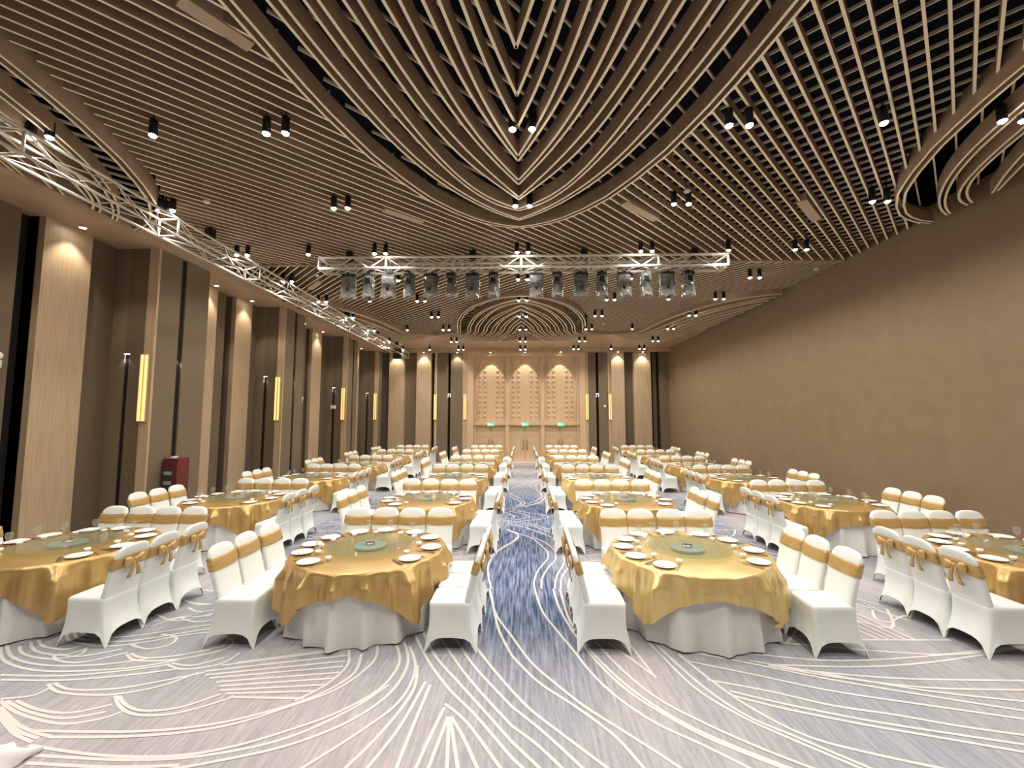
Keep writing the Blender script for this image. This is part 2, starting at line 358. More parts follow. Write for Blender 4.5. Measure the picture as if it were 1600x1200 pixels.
ceiling = struct(MB().box(-8.9, 7.9, YF-.2, YB+1, 7.3, 7.5).build('ceiling', M['plenum']))
SP = .17*sqrt(2)
b = MB(); c = -6.2
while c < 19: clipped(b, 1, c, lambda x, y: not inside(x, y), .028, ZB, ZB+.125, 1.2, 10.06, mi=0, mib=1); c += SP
b.build('diagonal_slat_field', [M['slat'], M['slat_lit_edge']], ceiling)
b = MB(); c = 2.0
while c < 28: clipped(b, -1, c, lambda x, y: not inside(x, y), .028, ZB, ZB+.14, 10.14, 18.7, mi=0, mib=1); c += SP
b.build('diagonal_slat_field', [M['slat'], M['slat_lit_edge']], ceiling)
b = MB(); c = -6.0
while c < 19:
    clipped(b, -1, c, lambda x, y: not inside(x, y), .016, ZB+.13, ZB+.165, 1.2, 10.06, .08); c += .23*sqrt(2)
c = -6
while c < 19: clipped(b, 1, c, inside, .022, ZB+.17, ZB+.205, 1.5, 10.06, .08); c += .34
while c < 28: c += 1
c = 8
while c < 28: clipped(b, -1, c, inside, .022, ZB+.17, ZB+.205, 10.14, 18.7, .08); c += .34
b.build('upper_lath_layer', M['cross'], ceiling)
struct_beam = MB(); struct_beam.box(-7.5, 7.66, 10.06, 10.14, ZB-.02, ZB+.2); struct_beam.build('cross_joist', M['slat'], ceiling)
# nested leaf-shaped fins
FINS = [[(2.14,3.36),(2.0,4.03),(1.9,4.45),(1.72,5.1),(1.49,5.73),(1.24,6.25),(.75,6.98),(.24,7.42),(0,7.53)],
 [(2.03,3.36),(1.94,3.9),(1.8,4.38),(1.67,4.96),(1.45,5.59),(1.22,6.13),(.72,6.90),(.22,7.36),(0,7.47)],
 [(1.82,3.37),(1.73,3.89),(1.63,4.28),(1.4,4.97),(1.2,5.63),(.82,6.49),(.48,6.91),(.2,7.11),(0,7.17)],
 [(1.7,3.37),(1.6,3.89),(1.47,4.37),(1.25,5.14),(1.06,5.82),(.7,6.54),(.4,6.88),(0,7.10)],
 [(1.48,3.38),(1.36,3.9),(1.24,4.44),(1.03,5.09),(.84,5.54),(.54,6.1),(0,6.8)],
 [(1.35,3.38),(1.25,3.9),(1.13,4.36),(.92,5.03),(.61,5.75),(0,6.72)],
 [(1.14,3.39),(1.01,3.91),(.92,4.32),(.73,4.85),(.49,5.55),(0,6.34)],
 [(1.0,3.39),(.91,3.91),(.73,4.62),(.48,5.42),(0,6.22)],
 [(.8,3.39),(.69,3.91),(.55,4.44),(.34,5.07),(0,5.74)],
 [(.66,3.4),(.57,3.92),(.39,4.6),(.21,5.15),(0,5.62)],
 [(.47,3.4),(.36,3.92),(.24,4.42),(0,5.04)],
 [(.34,3.41),(.21,3.93),(0,4.52)],
 [(.16,3.4),(0,3.9)]]
LCX = -.06
def smooth(P, it=60):
    for _ in range(it):
        P = [P[0]]+[((a[0]+2*b_[0]+c_[0])/4, (a[1]+2*b_[1]+c_[1])/4) for a, b_, c_ in zip(P, P[1:], P[2:])]+[P[-1]]
    return P
def fin_half(k):
    if k == -1:
        return [(max(0, w*.985-.05), d-.06) for w, d in fin_half(0)]
    if k == 0:
        P = [(max(0, w_out(d)), d) for d in [7.85, 7.8, 7.75, 7.65, 7.5, 7.35, 7.2, 7, 6.8, 6.5, 6.2, 5.9, 5.6, 5.2, 4.8, 4.4, 4, 3.6, 3.35]]
        w0, dl = 2.55, 1.9
    elif k <= len(FINS):
        P = smooth(catmull(FINS[k-1][::-1], 6)); w0 = FINS[k-1][0][0]; dl = 1.85-.11*k
    else:                                                   # small innermost ones toward the far end
        m = k-len(FINS); tip = 3.35-.5*m; w0 = .0; dl = .42-.06*m
        P = [(0, tip), (.1, tip-.3)]; w0 = .16
        P += [(w0+.25, tip-.75), (w0+.5, max(dl+.3, tip-1.2)), (w0+.9, dl+.12), (w0+1.4, dl)]
        return P
    d0 = P[-1][1]; g = .12+.045*k
    for t in (.25, .5, .75, 1.0): P.append((w0+g*t**1.7, d0+(dl+.62-d0)*t))
    w0 += g-.12; P += [(w0+.24, dl+.42), (w0+.44, dl+.26), (w0+.72, dl+.13), (w0+1.05, dl+.05)] + ([(w0+1.5, dl)] if k else [])
    if k == 0: P += [(3.8, dl-.06)]
    return P
Z0F, Z1F = 5.9, 6.11
b = MB()
for k in range(-1, len(FINS)+5):
    H_ = fin_half(k)
    for cx in (0, -7.6, 7.6):
        for mir in (False, True):
            for sgn in (-1, 1):
                if (cx < 0 and sgn < 0) or (cx > 0 and sgn > 0): continue
                pts = []
                for (w, d) in H_:
                    x = cx+LCX+sgn*w
                    if not (-7.47 < x < 7.66): continue
                    pts.append((x, MIR-d if mir else d))
                if len(pts) > 2:
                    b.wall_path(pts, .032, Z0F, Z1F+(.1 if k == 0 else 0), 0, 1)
b.build('leaf_shaped_fins', [M['fin'], M['slat_lit_edge']], ceiling)
# flat soffits along the back and the left, fascia boards
b = MB(); b.box(-7.5, 7.68, 18.66, YB, 6.0, 6.12); b.box(-7.5, 7.68, YB-.45, YB, 5.81, 6.0); b.build('back_soffit', M['soffit'], ceiling)
b = MB(); b.box(-8.95, -7.5, 1.0, YB, 5.81, 5.95); b.box(-7.5, -7.44, 1.0, YB, 5.81, 6.3); b.build('side_soffit', M['soffit'], ceiling)

# ------------------------------------------------------------------ walls
wall_right = struct(MB().box(XR, XR+.15, YF, YB+1, 0, 6.3).build('wall_right', M['wallcloth']))
MB().box(XR, XR+.15, YF, YB+1, 6.3, 7.3).build('upper_wall_band', M['plenum'], wall_right)
wall_front = struct(MB().box(-8.9, XR, YF-.15, YF, 0, 7.3).build('wall_front', M['wallcloth']))
wall_left = struct(MB().box(-8.75, -8.6, YF, YB+1, 0, 5.81).build('wall_left', M['brown']))
MB().box(-8.75, -8.6, YF, YB+1, 5.95, 7.3).build('upper_wall_band', M['plenum'], wall_left)
ZS = 5.81
blocks = [(3.6, 5.3), (8.4, 9.85), (13.1, 14.35), (17.95, 19.1), (21.9, 22.7)]
XBK = -8.4                                                   # face of the recess wall
oak = MB; LAMPS = []; CAPS = []; WASHES = []
def part_box(name, m, *a): return MB().box(*a).build(name, m, wall_left)
for (a, e) in blocks:
    mid = a+.62
    # block face toward the hall: two fabric panels with a black slot between
    part_box('fabric_panel', M['olive'], -8.0, XL, a+.05, mid, 0, ZS)
    if e > mid+.2: part_box('fabric_panel', M['olive'], -8.0, XL, mid+.14, e, 0, ZS); CAPS.append((XL-.06, mid+.07, 3.6, 1))
    part_box('slot_lining', M['black'], -8.6, XL-.035, mid, min(e, mid+.14), 0, ZS)
    part_box('corner_post', M['oak'], -7.68, XL+.02, a, a+.05, 0, ZS)
    # return wall facing the stage, with a low slot
    part_box('return_panel', M['brown'], -8.0, -7.68, a+.03, a+.3, 0, ZS)
    part_box('return_panel', M['olive'], -8.6, -8.1, a+.03, a+.3, 0, ZS)
    part_box('slot_header', M['brown'], -8.1, -8.0, a+.03, a+.3, 3.62, ZS)
    part_box('slot_lining', M['black'], -8.1, -8.0, a+.06, a+.3, 0, 3.62)
    CAPS.append((-8.05, a+.05, 3.6, 0))
    part_box('end_panel', M['olive'], -8.6, -8.0, a+.3, e, 0, ZS)
    LAMPS.append((-7.61, a-.035, 0))
pil = [(5.35, 6.1, 0), (6.98, 7.8, 1), (10.45, 11.2, 0), (11.95, 12.68, 1), (15.0, 15.7, 0), (16.45, 17.25, 1), (19.75, 20.3, 0), (20.65, 21.3, 1)]
for (a, e, s_) in pil:
    part_box('oak_pilaster', M['oak'], -8.6, XBK+.12, a, e, 0, ZS)
    if s_: part_box('slot_lining', M['black'], -8.6, -8.57, a-.26, a-.02, 0, ZS)
    WASHES.append((XBK+.34, (a+e)/2, ZS-.03))
for (a, e) in ((5.3, 6.72), (6.98, 8.43), (9.85, 11.69), (11.93, 13.13), (14.35, 16.2), (16.43, 17.98), (19.1, 20.4), (20.63, 21.93)):
    part_box('recess_panel', M['brown'], -8.6, XBK, a, e, 0, ZS)
part_box('recess_panel', M['brown'], -8.6, XBK, YF, 3.6, 0, ZS)

wall_back = struct(MB().box(-8.9, XR+.15, YB+.65, YB+.8, 0, 7.3).build('wall_back', M['brown']))
def bb(name, m, x0, x1, y0=YB, z0=0, z1=ZS): return MB().box(x0, x1, y0, YB+.65, z0, z1).build(name, m, wall_back)
bb('fabric_panel', M['brown'], -8.6, -7.15, YB+.1)
bb('oak_pilaster', M['oak'], -7.15, -6.32, YB-.1); bb('fabric_panel', M['olive'], -6.32, -5.67, YB+.15)
bb('oak_pilaster', M['oak'], -5.67, -4.88, YB-.1); bb('slot_lining', M['black'], -4.88, -4.72, YB+.3)
bb('oak_post', M['oak'], -4.72, -4.58, YB-.02); bb('fabric_panel', M['olive'], -4.58, -4.0); bb('slot_lining', M['black'], -4.0, -3.86, YB+.3)
bb('fabric_panel', M['olive'], -3.86, -3.2); bb('oak_post', M['oak'], -3.2, -2.94, YB-.04)
bb('oak_post', M['oak'], 3.3, 3.46, YB-.04); bb('fabric_panel', M['olive'], 3.46, 3.87); bb('slot_lining', M['black'], 3.87, 4.01, YB+.3)
bb('fabric_panel', M['olive'], 4.01, 4.5); bb('oak_post', M['oak'], 4.5, 4.66, YB-.02); bb('oak_pilaster', M['oak'], 4.66, 5.35, YB-.1)
bb('fabric_panel', M['brown'], 5.35, 5.84, YB+.2); bb('oak_pilaster', M['oak'], 5.84, 6.74, YB-.1); bb('slot_lining', M['black'], 6.74, 6.9, YB+.3)
bb('fabric_panel', M['brown'], 6.9, 7.1, YB+.2); bb('slot_lining', M['black'], 7.1, 7.24, YB+.3); bb('fabric_panel', M['olive'], 7.24, XR, YB-.05)
WASHES += [(-6.73, YB-.32, ZS-.03), (-5.27, YB-.32, ZS-.03), (5.0, YB-.32, ZS-.03), (6.29, YB-.32, ZS-.03), (-3.5, YB-.2, ZS-.03)]
CAPS += [(-3.93, YB+.02, 3.6, 0), (3.94, YB+.02, 3.6, 0)]
for x in (-4.65, -3.07, 3.38, 4.58): LAMPS.append((x, YB-.075, 0))
# entrance portal
PX0, PX1 = -2.94, 3.3
portal = MB(); portal.box(PX0, -2.62, YB-.04, YB+.65, 0, 5.64); portal.box(3.0, PX1, YB-.04, YB+.65, 0, 5.64); portal.box(PX0, PX1, YB-.04, YB+.65, 5.64, ZS)
portal.box(-2.62, -2.5, YB+.2, YB+.65, 0, 5.64); portal.box(2.86, 3.0, YB+.2, YB+.65, 0, 5.64)
portal.build('portal_frame', M['portal'], wall_back)
portal = MB(); portal.box(-2.62, 3.0, YB+.12, YB+.65, 1.95, 2.12); portal.build('door_lintel', M['portal'], wall_back)
bays = [(-2.5, -.92), (-.72, .96), (1.14, 2.86)]
for i, (a, e) in enumerate(bays):
    b = MB(); b.box(a, e, YB+.34, YB+.65, 2.12, 5.64)
    cx = (a+e)/2
    for dx in (-.62, -.33, .33, .62):
        for r_ in range(11):
            b.lathe([(.085, 0), (.085, .03), (.05, .055), (.0, .055)], 6, (0, 0, 0))
            n0 = len(b.v)-24
            for q in range(n0, len(b.v)):
                x, y, z = b.v[q]; b.v[q] = (cx+dx+x, YB+.34-z, 2.42+r_*.27+y)
    b.build('studded_panel', M['portal'], wall_back)
    # double door
    d = struct(link('door_%d' % (i+1), None, None, (cx, YB+.3, 0)))
    hw = (e-a)/2
    for sg in (-1, 1):
        b = MB(); x0, x1 = sorted((0.006*sg, sg*hw)); b.box(x0, x1, 0, .06, .01, 1.95)
        for qz in (.45, .78, 1.12, 1.45, 1.75):
            for qx in (.25, .55): b.box(sg*hw*qx*1.25-.1, sg*hw*qx*1.25+.1, -.012, 0, qz-.11, qz+.06)
        lf = b.build('door_leaf', M['portal'], d)
        h = MB(); h.tube((sg*.1, -.06, .62), (sg*.1, -.06, 1.22), .018, 8); h.tube((sg*.1, -.06, .7), (sg*.1, 0, .7), .012, 6); h.tube((sg*.1, -.06, 1.14), (sg*.1, 0, 1.14), .012, 6)
        h.build('pull_handle', M['brass'], lf, True)
for x in (-.82, 1.05): bb('door_post', M['portal'], x-.1, x+.1, YB+.14, 0, 1.95); bb('bay_divider', M['portal'], x-.1, x+.1, YB+.2, 2.12, 5.64)
MB().box(PX0+.3, PX1-.3, YB+.05, YB+.3, 0, .012).build('door_threshold', M['offwhite'], wall_back)
# exit signs: green box with running figure and arrow
for i, x in enumerate((-1.71, .12, 2.0)):
    t = thing('exit_sign', (x, YB-.02, 1.99), 'small lit green exit sign above the %s double door' % ('westernmost of three', 'middle', 'easternmost of three')[i] if 0 else
              ('small lit green exit sign over the leftmost double door', 'small lit green exit sign over the middle double door', 'small lit green exit sign over the rightmost double door')[i], 'exit sign', 'exit signs over the doors')
    MB().box(-.165, .165, 0, .14, -.075, .075).build('sign_face', M['exit'], t)
    b = MB(); f = -.004
    b.ball((-.02, f, .05), .012, .004, .012, 8, 4); b.box(-.035, -.008, f, 0, -.01, .036); b.box(-.06, -.035, f, 0, .012, .026); b.box(-.008, .02, f, 0, .008, .02)
    b.box(-.05, -.03, f, 0, -.05, -.01); b.box(-.01, .022, f, 0, -.03, -.012); b.box(.05, .12, f, 0, -.008, .008); b.quad((.12, f, .03), (.12, f, -.03), (.148, f, 0))
    b.box(-.14, -.085, f, 0, -.055, .06)
    b.build('pictogram', M['exitmark'], t)

# ------------------------------------------------------------------ wall lights, slot lights, washers
lamp_m = MB(); lamp_m.box(-.065, -.025, -.03, .0, 0, 1.33); lamp_m.box(.025, .065, -.03, .0, 0, 1.33); lamp_mesh = lamp_m.mesh('glowing_bar', M['goldlight'])
plate_mesh = MB().box(-.08, .08, 0, .034, -.02, 1.35).mesh('back_plate', M['oak'])
wn = ['beside the stage', 'on the front corner post', 'on the second corner post', 'on the third corner post', 'on the far corner post']
bn = ['left of the back wall beside the pale pilaster', 'on the post left of the entrance portal', 'on the post right of the entrance portal', 'on the post beside the right pale pilaster']
for i, (x, y, _) in enumerate(LAMPS):
    lab = 'twin bar amber wall light '+(wn[i]+' of the left wall' if i < 5 else bn[i-5])
    put('wall_light', (x, y, 2.25), lab, 'wall light', [('back_plate', plate_mesh), ('glowing_bar', lamp_mesh)], 'twin bar amber wall lights')
cm = MB(); cm.box(-.075, -.06, -.012, 0, -.34, 0); cm.box(.06, .075, -.012, 0, -.34, 0); cm.box(-.075, .075, -.012, .0, 0, .018); cap_mesh = cm.mesh('slot_cap', M['cap'])
cm = MB(); cm.box(-.062, -.05, -.008, 0, -.16, 0); cm.box(.05, .062, -.008, 0, -.16, 0); cm.box(-.062, .062, -.02, .0, 0, .014); cap_mesh = cm.mesh('lit_cap_rim', M['cap'])
hood = MB().box(-.06, .06, -.02, .03, .014, .03).mesh('cap_hood', M['grey'])
for i, (x, y, z, side) in enumerate(CAPS):
    nm = ('on the %s %s of the left wall' % (('front', 'front', 'second', 'second', 'third', 'third', 'fourth', 'fourth', 'far')[min(i, 8)], 'fabric block' if side else 'recess return')) if i < len(CAPS)-2 else ('left of the entrance portal' if x < 0 else 'right of the entrance portal')
    nm = nm.replace('of the left', 'of left')
    o = put('slot_light', (x, y, z), 'small white light capping the slot '+nm, 'slot light', [('cap_hood', hood), ('lit_cap_rim', cap_mesh)], 'slot lights', rz=pi/2 if side else 0)
    l = link('slot_beam', CAPL, o, (0, -.06, -.02))
ring = MB().lathe([(.07, 0), (.07, -.02), (.05, -.02), (.045, -.004)], 16).mesh('trim_ring', M['offwhite'])
lensm = MB().lathe([(.045, -.006), (.044, -.01), (.0, -.01)], 16).mesh('lit_lens', M['lens'])
for i, (x, y, z) in enumerate(WASHES):
    if y > 22: lab = 'recessed spotlight over the back wall pilaster %s' % ('by the left corner', 'second from the left corner', 'beside the portal on its right', 'by the right corner', 'panel just left of the portal')[i-len(pil)]
    else: lab = 'recessed spotlight over the %s pale pilaster of the left wall' % ('first', 'second', 'third', 'fourth', 'fifth', 'sixth', 'seventh', 'eighth')[i]
    o = put('recessed_spotlight', (x, y, z+.02), lab, 'spotlight', [('trim_ring', ring), ('lit_lens', lensm)], 'pilaster spotlights')
    l = link('wash_beam', WASH, o, (0, 0, -.03))
    if y > 22: l.rotation_euler = (radians(5), 0, 0)
    else: l.rotation_euler = (0, radians(-5), 0)
for i, (a, e) in enumerate(bays):
    o = put('recessed_spotlight', ((a+e)/2, YB-.3, ZS-.01), 'recessed spotlight in the soffit over the %s portal bay' % ('left', 'middle', 'right')[i], 'spotlight', [('trim_ring', ring), ('lit_lens', lensm)], 'portal spotlights')
    l = link('wash_beam', DOORL, o, (0, 0, -.03)); l.rotation_euler = (radians(19), 0, 0)

# ------------------------------------------------------------------ ceiling downlights
can = MB(); can.lathe([(.045, 0), (.048, .01), (.048, .2), (.02, .21), (.006, .215), (.006, .42)], 14); can_mesh = can.mesh('cylinder_body', M['blackmetal'], True)
lens2 = MB().lathe([(.0, -.03), (.025, -.026), (.042, -.008), (.044, .012)], 14).mesh('lit_lens', M['lens'], True)
rows = [.9, 2.95, 4.97, 6.87, 8.86, 10.65, 12.58, 14.62, 16.8, 18.75, 20.9]
rname = ['above the camera', 'in front of the camera', 'first', 'second', 'third', 'fourth', 'fifth', 'sixth', 'seventh', 'eighth', 'ninth']
cols = [(-6.07, 'leftmost pair'), (-3.06, 'pair left of centre'), (0.0, 'centre pair'), (2.62, 'pair right of centre'), (5.83, 'rightmost pair')]
for ri, y in enumerate(rows):
    if ri < 1: pass
    z = 5.83 if y < 18.7 else 5.70
    for x, cn in cols:
        for dx, sn in ((-.12, 'left'), (.12, 'right')):
            row = ('%s ceiling row' % rname[ri]) if ri > 1 else 'row '+rname[ri]
            o = put('downlight', (x+dx, y, z), 'black cylinder downlight, %s one of %s, %s' % (sn, cn, row), 'downlight', [('cylinder_body', can_mesh), ('lit_lens', lens2)], 'paired ceiling downlights')
            l = link('downlight_beam', DOWN, o, (0, 0, -.05))
    if ri % 2 == 0:
        for x, cn in ((-4.62, 'left'), (4.33, 'right')):
            row = ('%s ceiling row' % rname[ri]) if ri > 1 else 'row '+rname[ri]
            o = put('downlight', (x, y, z), 'single black cylinder downlight, %s half, %s' % (cn, row), 'downlight', [('cylinder_body', can_mesh), ('lit_lens', lens2)], 'single ceiling downlights')
            l = link('downlight_beam', DOWN, o, (0, 0, -.1))
# tan access panels lying in the slats
for i, (p, q) in enumerate((((975, 317), (1026, 344)), ((1252, 314), (1276, 344)), ((600, 328), (660, 348)), ((280, 0), (392, 74)), ((484, 452), (500, 440)))):
    a = at(*p, ZB-.01); e = at(*q, ZB-.01)
    b = MB(); L_ = .5*sqrt((a[0]-e[0])**2+(a[1]-e[1])**2); b.box(-L_, L_, -.08, .08, -.02, .12)
    o = b.build('ceiling_vent', M['soffit'], None, loc=((a[0]+e[0])/2, (a[1]+e[1])/2, ZB)); o.rotation_euler.z = atan2(e[1]-a[1], e[0]-a[0])
    tag(o, 'long tan vent panel set in the slats '+('right of the leaf point', 'toward the right wall', 'left of the leaf point', 'high over the left tables', 'behind the truss end')[i], 'vent', 'ceiling vents')
sd = MB().lathe([(.05, .05), (.055, .02), (.03, 0), (0, 0)], 12).mesh('smoke_detector', M['offwhite'], True)
for i, p in enumerate(((660, 308), (1074, 301), (495, 432), (323, 318), (1275, 422), (943, 507), (606, 510))):
    x, y = at(*p, ZB-.06); tag(link('smoke_detector', sd, None, (x, y, ZB-.06)), 'small white smoke detector '+('left of the leaf point', 'right of the leaf point', 'below the left end of the front truss', 'above the side truss', 'near the right wall', 'beside the far leaf motif', 'at the far left of the ceiling')[i], 'smoke detector', 'smoke detectors')

# ------------------------------------------------------------------ trusses
def truss(length, w, h, seg, rt=.022, rb=.011):
    parts = {'main_chord': MB(), 'lattice_brace': MB()}
    cs = [(-w/2, 0), (w/2, 0), (w/2, h), (-w/2, h)]
    for y, z in cs: parts['main_chord'].tube((-length/2, y, z), (length/2, y, z), rt, 8)
    n = int(round(length/seg)); s = length/n
    for k in range(n+1):
        x = -length/2+k*s
        if k % 4 == 0 or k == n:
            for (a, e) in zip(cs, cs[1:]+cs[:1]): parts['lattice_brace'].tube((x, *a), (x, *e), rt*.85, 6)
        if k < n:
            for j, (a, e) in enumerate(zip(cs, cs[1:]+cs[:1])):
                p, q = (a, e) if (k+j) % 2 else (e, a); parts['lattice_brace'].tube((x, *p), (x+s, *q), rb, 5)
    return parts
t = thing('lighting_truss', (-.03, 9.2, 5.57), 'silver box truss spanning across the hall with bagged moving lights', 'truss')
for nme, p in truss(8.85, .36, .24, .37, .032, .014).items(): p.build(nme, M['truss'], t, True)
t = thing('lighting_truss', (-6.12, 12.2, 5.44), 'long silver box truss running along the left wall', 'truss', rz=pi/2)
for nme, p in truss(19.6, .34, .3, .58, .022, .009).items(): p.build(nme, M['truss'], t, True)
hb = MB(); hb.box(-.07, .07, -.06, .06, 0, .2); hb.box(-.05, .05, -.09, .09, .05, .15); hoist_body = hb.mesh('motor_body', M['blackmetal'])
hc = MB(); hc.tube((0, 0, -.03), (0, 0, .3), .012, 6); hoist_chain = hc.mesh('chain', M['blackmetal'])
for i, (x, y) in enumerate([(-3.85, 9.2), (-1.1, 9.2), (1.35, 9.2), (3.75, 9.2), (-6.1, 6.9), (-6.1, 7.95), (-6.1, 10.9), (-6.1, 14.5), (-6.1, 17.6), (-6.1, 20.4)]):
    lab = 'black chain hoist holding the %s' % (('front truss, first from its left end', 'front truss, second from its left end', 'front truss, third from its left end', 'front truss at its right end') + ('side truss, closest to the stage', 'side truss, second from the stage', 'side truss, third from the stage', 'side truss, fourth from the stage', 'side truss, fifth from the stage', 'side truss, at its far end'))[i]
    put('chain_hoist', (x, y, 5.8), lab, 'hoist', [('motor_body', hoist_body), ('chain', hoist_chain)], 'truss chain hoists')
x, z = onD(621, 541, 20.5)
t = thing('loudspeaker', (x, 20.5, 5.2), 'small black loudspeaker hanging at the far end of the side truss', 'speaker')
MB().box(-.17, .17, -.14, .14, 0, .46).build('cabinet', M['black'], t); MB().box(-.15, .15, -.15, -.14, .03, .43).build('front_grille', M['blackmetal'], t); MB().box(-.2, .2, -.03, .03, .44, .61).build('mounting_bracket', M['grey'], t)

# moving head lights in plastic bags
def head_meshes(rot):
    base = MB(); base.box(-.14, .14, -.1, .1, -.1, 0); base.box(-.05, .05, -.03, .03, 0, .06)
    yoke = MB(); yoke.box(-.15, -.125, -.05, .05, -.3, -.08); yoke.box(.125, .15, -.05, .05, -.3, -.08); yoke.box(-.15, .15, -.05, .05, -.13, -.1)
    hd = MB(); hd.lathe([(.10, -.42), (.118, -.40), (.12, -.3), (.118, -.17), (.09, -.13), (.05, -.11)], 14); hd.box(-.105, .105, -.08, .08, -.4, -.12)
    ln = MB(); ln.lathe([(.085, -.42), (.08, -.43), (0, -.433)], 14)
    for q in (base, yoke, hd, ln):
        if rot: q.v = [(y, -x_, z_) for x_, y, z_ in q.v]
    random.seed(7+rot); bag = MB(); rings = []
    N = 24; wx, wy = (.115, .15) if rot else (.155, .115)
    for j in range(9):
        t_ = j/8; zz = .0-.54*t_; r_ = []
        for k in range(N):
            a = 2*pi*k/N; ca, sa = cos(a), sin(a); q = (abs(ca)**4+abs(sa)**4)**-.25
            amp = 1+.12*t_*t_*(1 if j == 8 else .6)+random.uniform(-.07, .07)*(.4+t_)
            top = .55 if j == 0 else 1
            r_.append((ca*q*wx*amp*top, sa*q*wy*amp*top, zz+(random.uniform(-.04, .03) if j == 8 else 0)))
        rings.append(r_)
    bag.loft(rings, True, cap0=True)
    return [('clamp_base', base.mesh('clamp_base', M['blackmetal'])), ('yoke', yoke.mesh('yoke', M['blackmetal'])), ('lamp_head', hd.mesh('lamp_head', M['blackmetal'], True), [('front_lens', ln.mesh('front_lens', M['dark_glass'], True))]), ('plastic_bag', bag.mesh('plastic_bag', M['film']))]
HM = [head_meshes(0), head_meshes(1)]
ordn = ['first', 'second', 'third', 'fourth', 'fifth', 'sixth', 'seventh', 'eighth', 'ninth', 'tenth', 'eleventh', 'twelfth', 'thirteenth', 'fourteenth', 'fifteenth', 'sixteenth']
for i, px in enumerate((545, 576, 607, 640, 674, 706.5, 738.6, 772, 838, 871.5, 907.5, 940, 975, 1009, 1042, 1075)):
    x, _ = onD(px, 445, 9.38)
    put('moving_head_light', (x, 9.38, 5.53), 'black stage light in a clear plastic bag, %s from the left on truss' % ordn[i], 'stage light', HM[i % 2], 'bagged stage lights on the truss', rz=random.uniform(-.25, .25))

# ------------------------------------------------------------------ small things on the walls
x0, _ = onD(266, 745, 8.9)
t = thing('fire_cabinet', (XL+.05, 8.78, .02), 'dark red fire equipment cabinet against the left wall slot', 'fire cabinet')
b = MB(); b.box(.0, .3, 0, .02, 0, 1.45); b.box(0, .3, .3, .32, 0, 1.45); b.box(.28, .3, .02, .3, 0, 1.45); b.box(0, .28, .02, .3, 1.4, 1.45); b.box(0, .28, .02, .3, 0, .05); b.box(0, .02, .02, .3, .05, 1.4)
b.build('cabinet_shell', M['red'], t)
b = MB(); b.box(.02, .22, -.012, 0, .12, 1.25); b.build('glass_door', M['dark_glass'], t)
for z in (.2, .45, .68, .92, 1.12): MB().box(.04, .2, -.02, -.012, z, z+.07).build('notice_strip', M['grey'], t)
tag(MB().box(0, .06, 0, .14, 0, .04).build('alarm_beacon', M['offwhite'], None, loc=(XL+.12, 8.86, 1.47)), 'tiny white box on top of the red fire cabinet', 'alarm')
def em_light(loc, rz, lab):
    t = thing('emergency_light', loc, lab, 'emergency light', 'emergency lights', rz)
    MB().box(-.16, .16, -.07, 0, -.07, .05).build('battery_box', M['offwhite'], t)
    for s_ in (-1, 1):
        b = MB(); b.lathe([(.03, -.05), (.055, -.02), (.058, 0), (.05, .012), (0, .014)], 16)
        b.v = [(x+s_*.09, -.1-z, .115+y) for x, y, z in b.v]; b.build('lamp_head', M['offwhite'], t, True)
em_light((XBK+.01, 6.42, 3.18), pi/2, 'white twin-head emergency light on the dark wall beside front pilaster')
em_light((XBK+.01, 15.8, 2.95), pi/2, 'white twin-head emergency light on dark recess farther along the wall')
x, z = onD(945, 635, 22.7)
tag(MB().ball((0, 0, 0), .07, .05, .07, 12, 8).build('wall_sensor', M['offwhite'], None, True, (x, YB-.04, z)), 'round white sensor on the fabric panel right of the portal', 'sensor')
x, z = onD(581, 636, 18)
tag(MB().box(-.09, .09, -.12, 0, -.07, .07).build('wall_camera', M['offwhite'], None, False, (-7.98, 17.9, z)), 'small white camera on the far return of left wall', 'camera')
x, y = at(18, 1183, .05)
b = MB(); random.seed(11); rings = []
for j in range(7):
    t_ = j/6; rr = .2*(1-t_**2*.85); rings.append([(cos(a)*rr*(1+.18*sin(3*a+j)+.08*sin(7*a)), sin(a)*rr*.62*(1+.1*sin(5*a+1)), .005+.12*t_+.02*sin(4*a+j)*(1-t_)*t_*3) for a in [2*pi*k/40 for k in range(40)]])
b.loft(rings, True, True, True)
o = b.build('folded_cloth', M['white_linen'], None, True, (x-.1, y-.03, 0)); o.rotation_euler.z = .6
tag(o, 'crumpled white cloth lying on the carpet in the bottom corner', 'cloth')

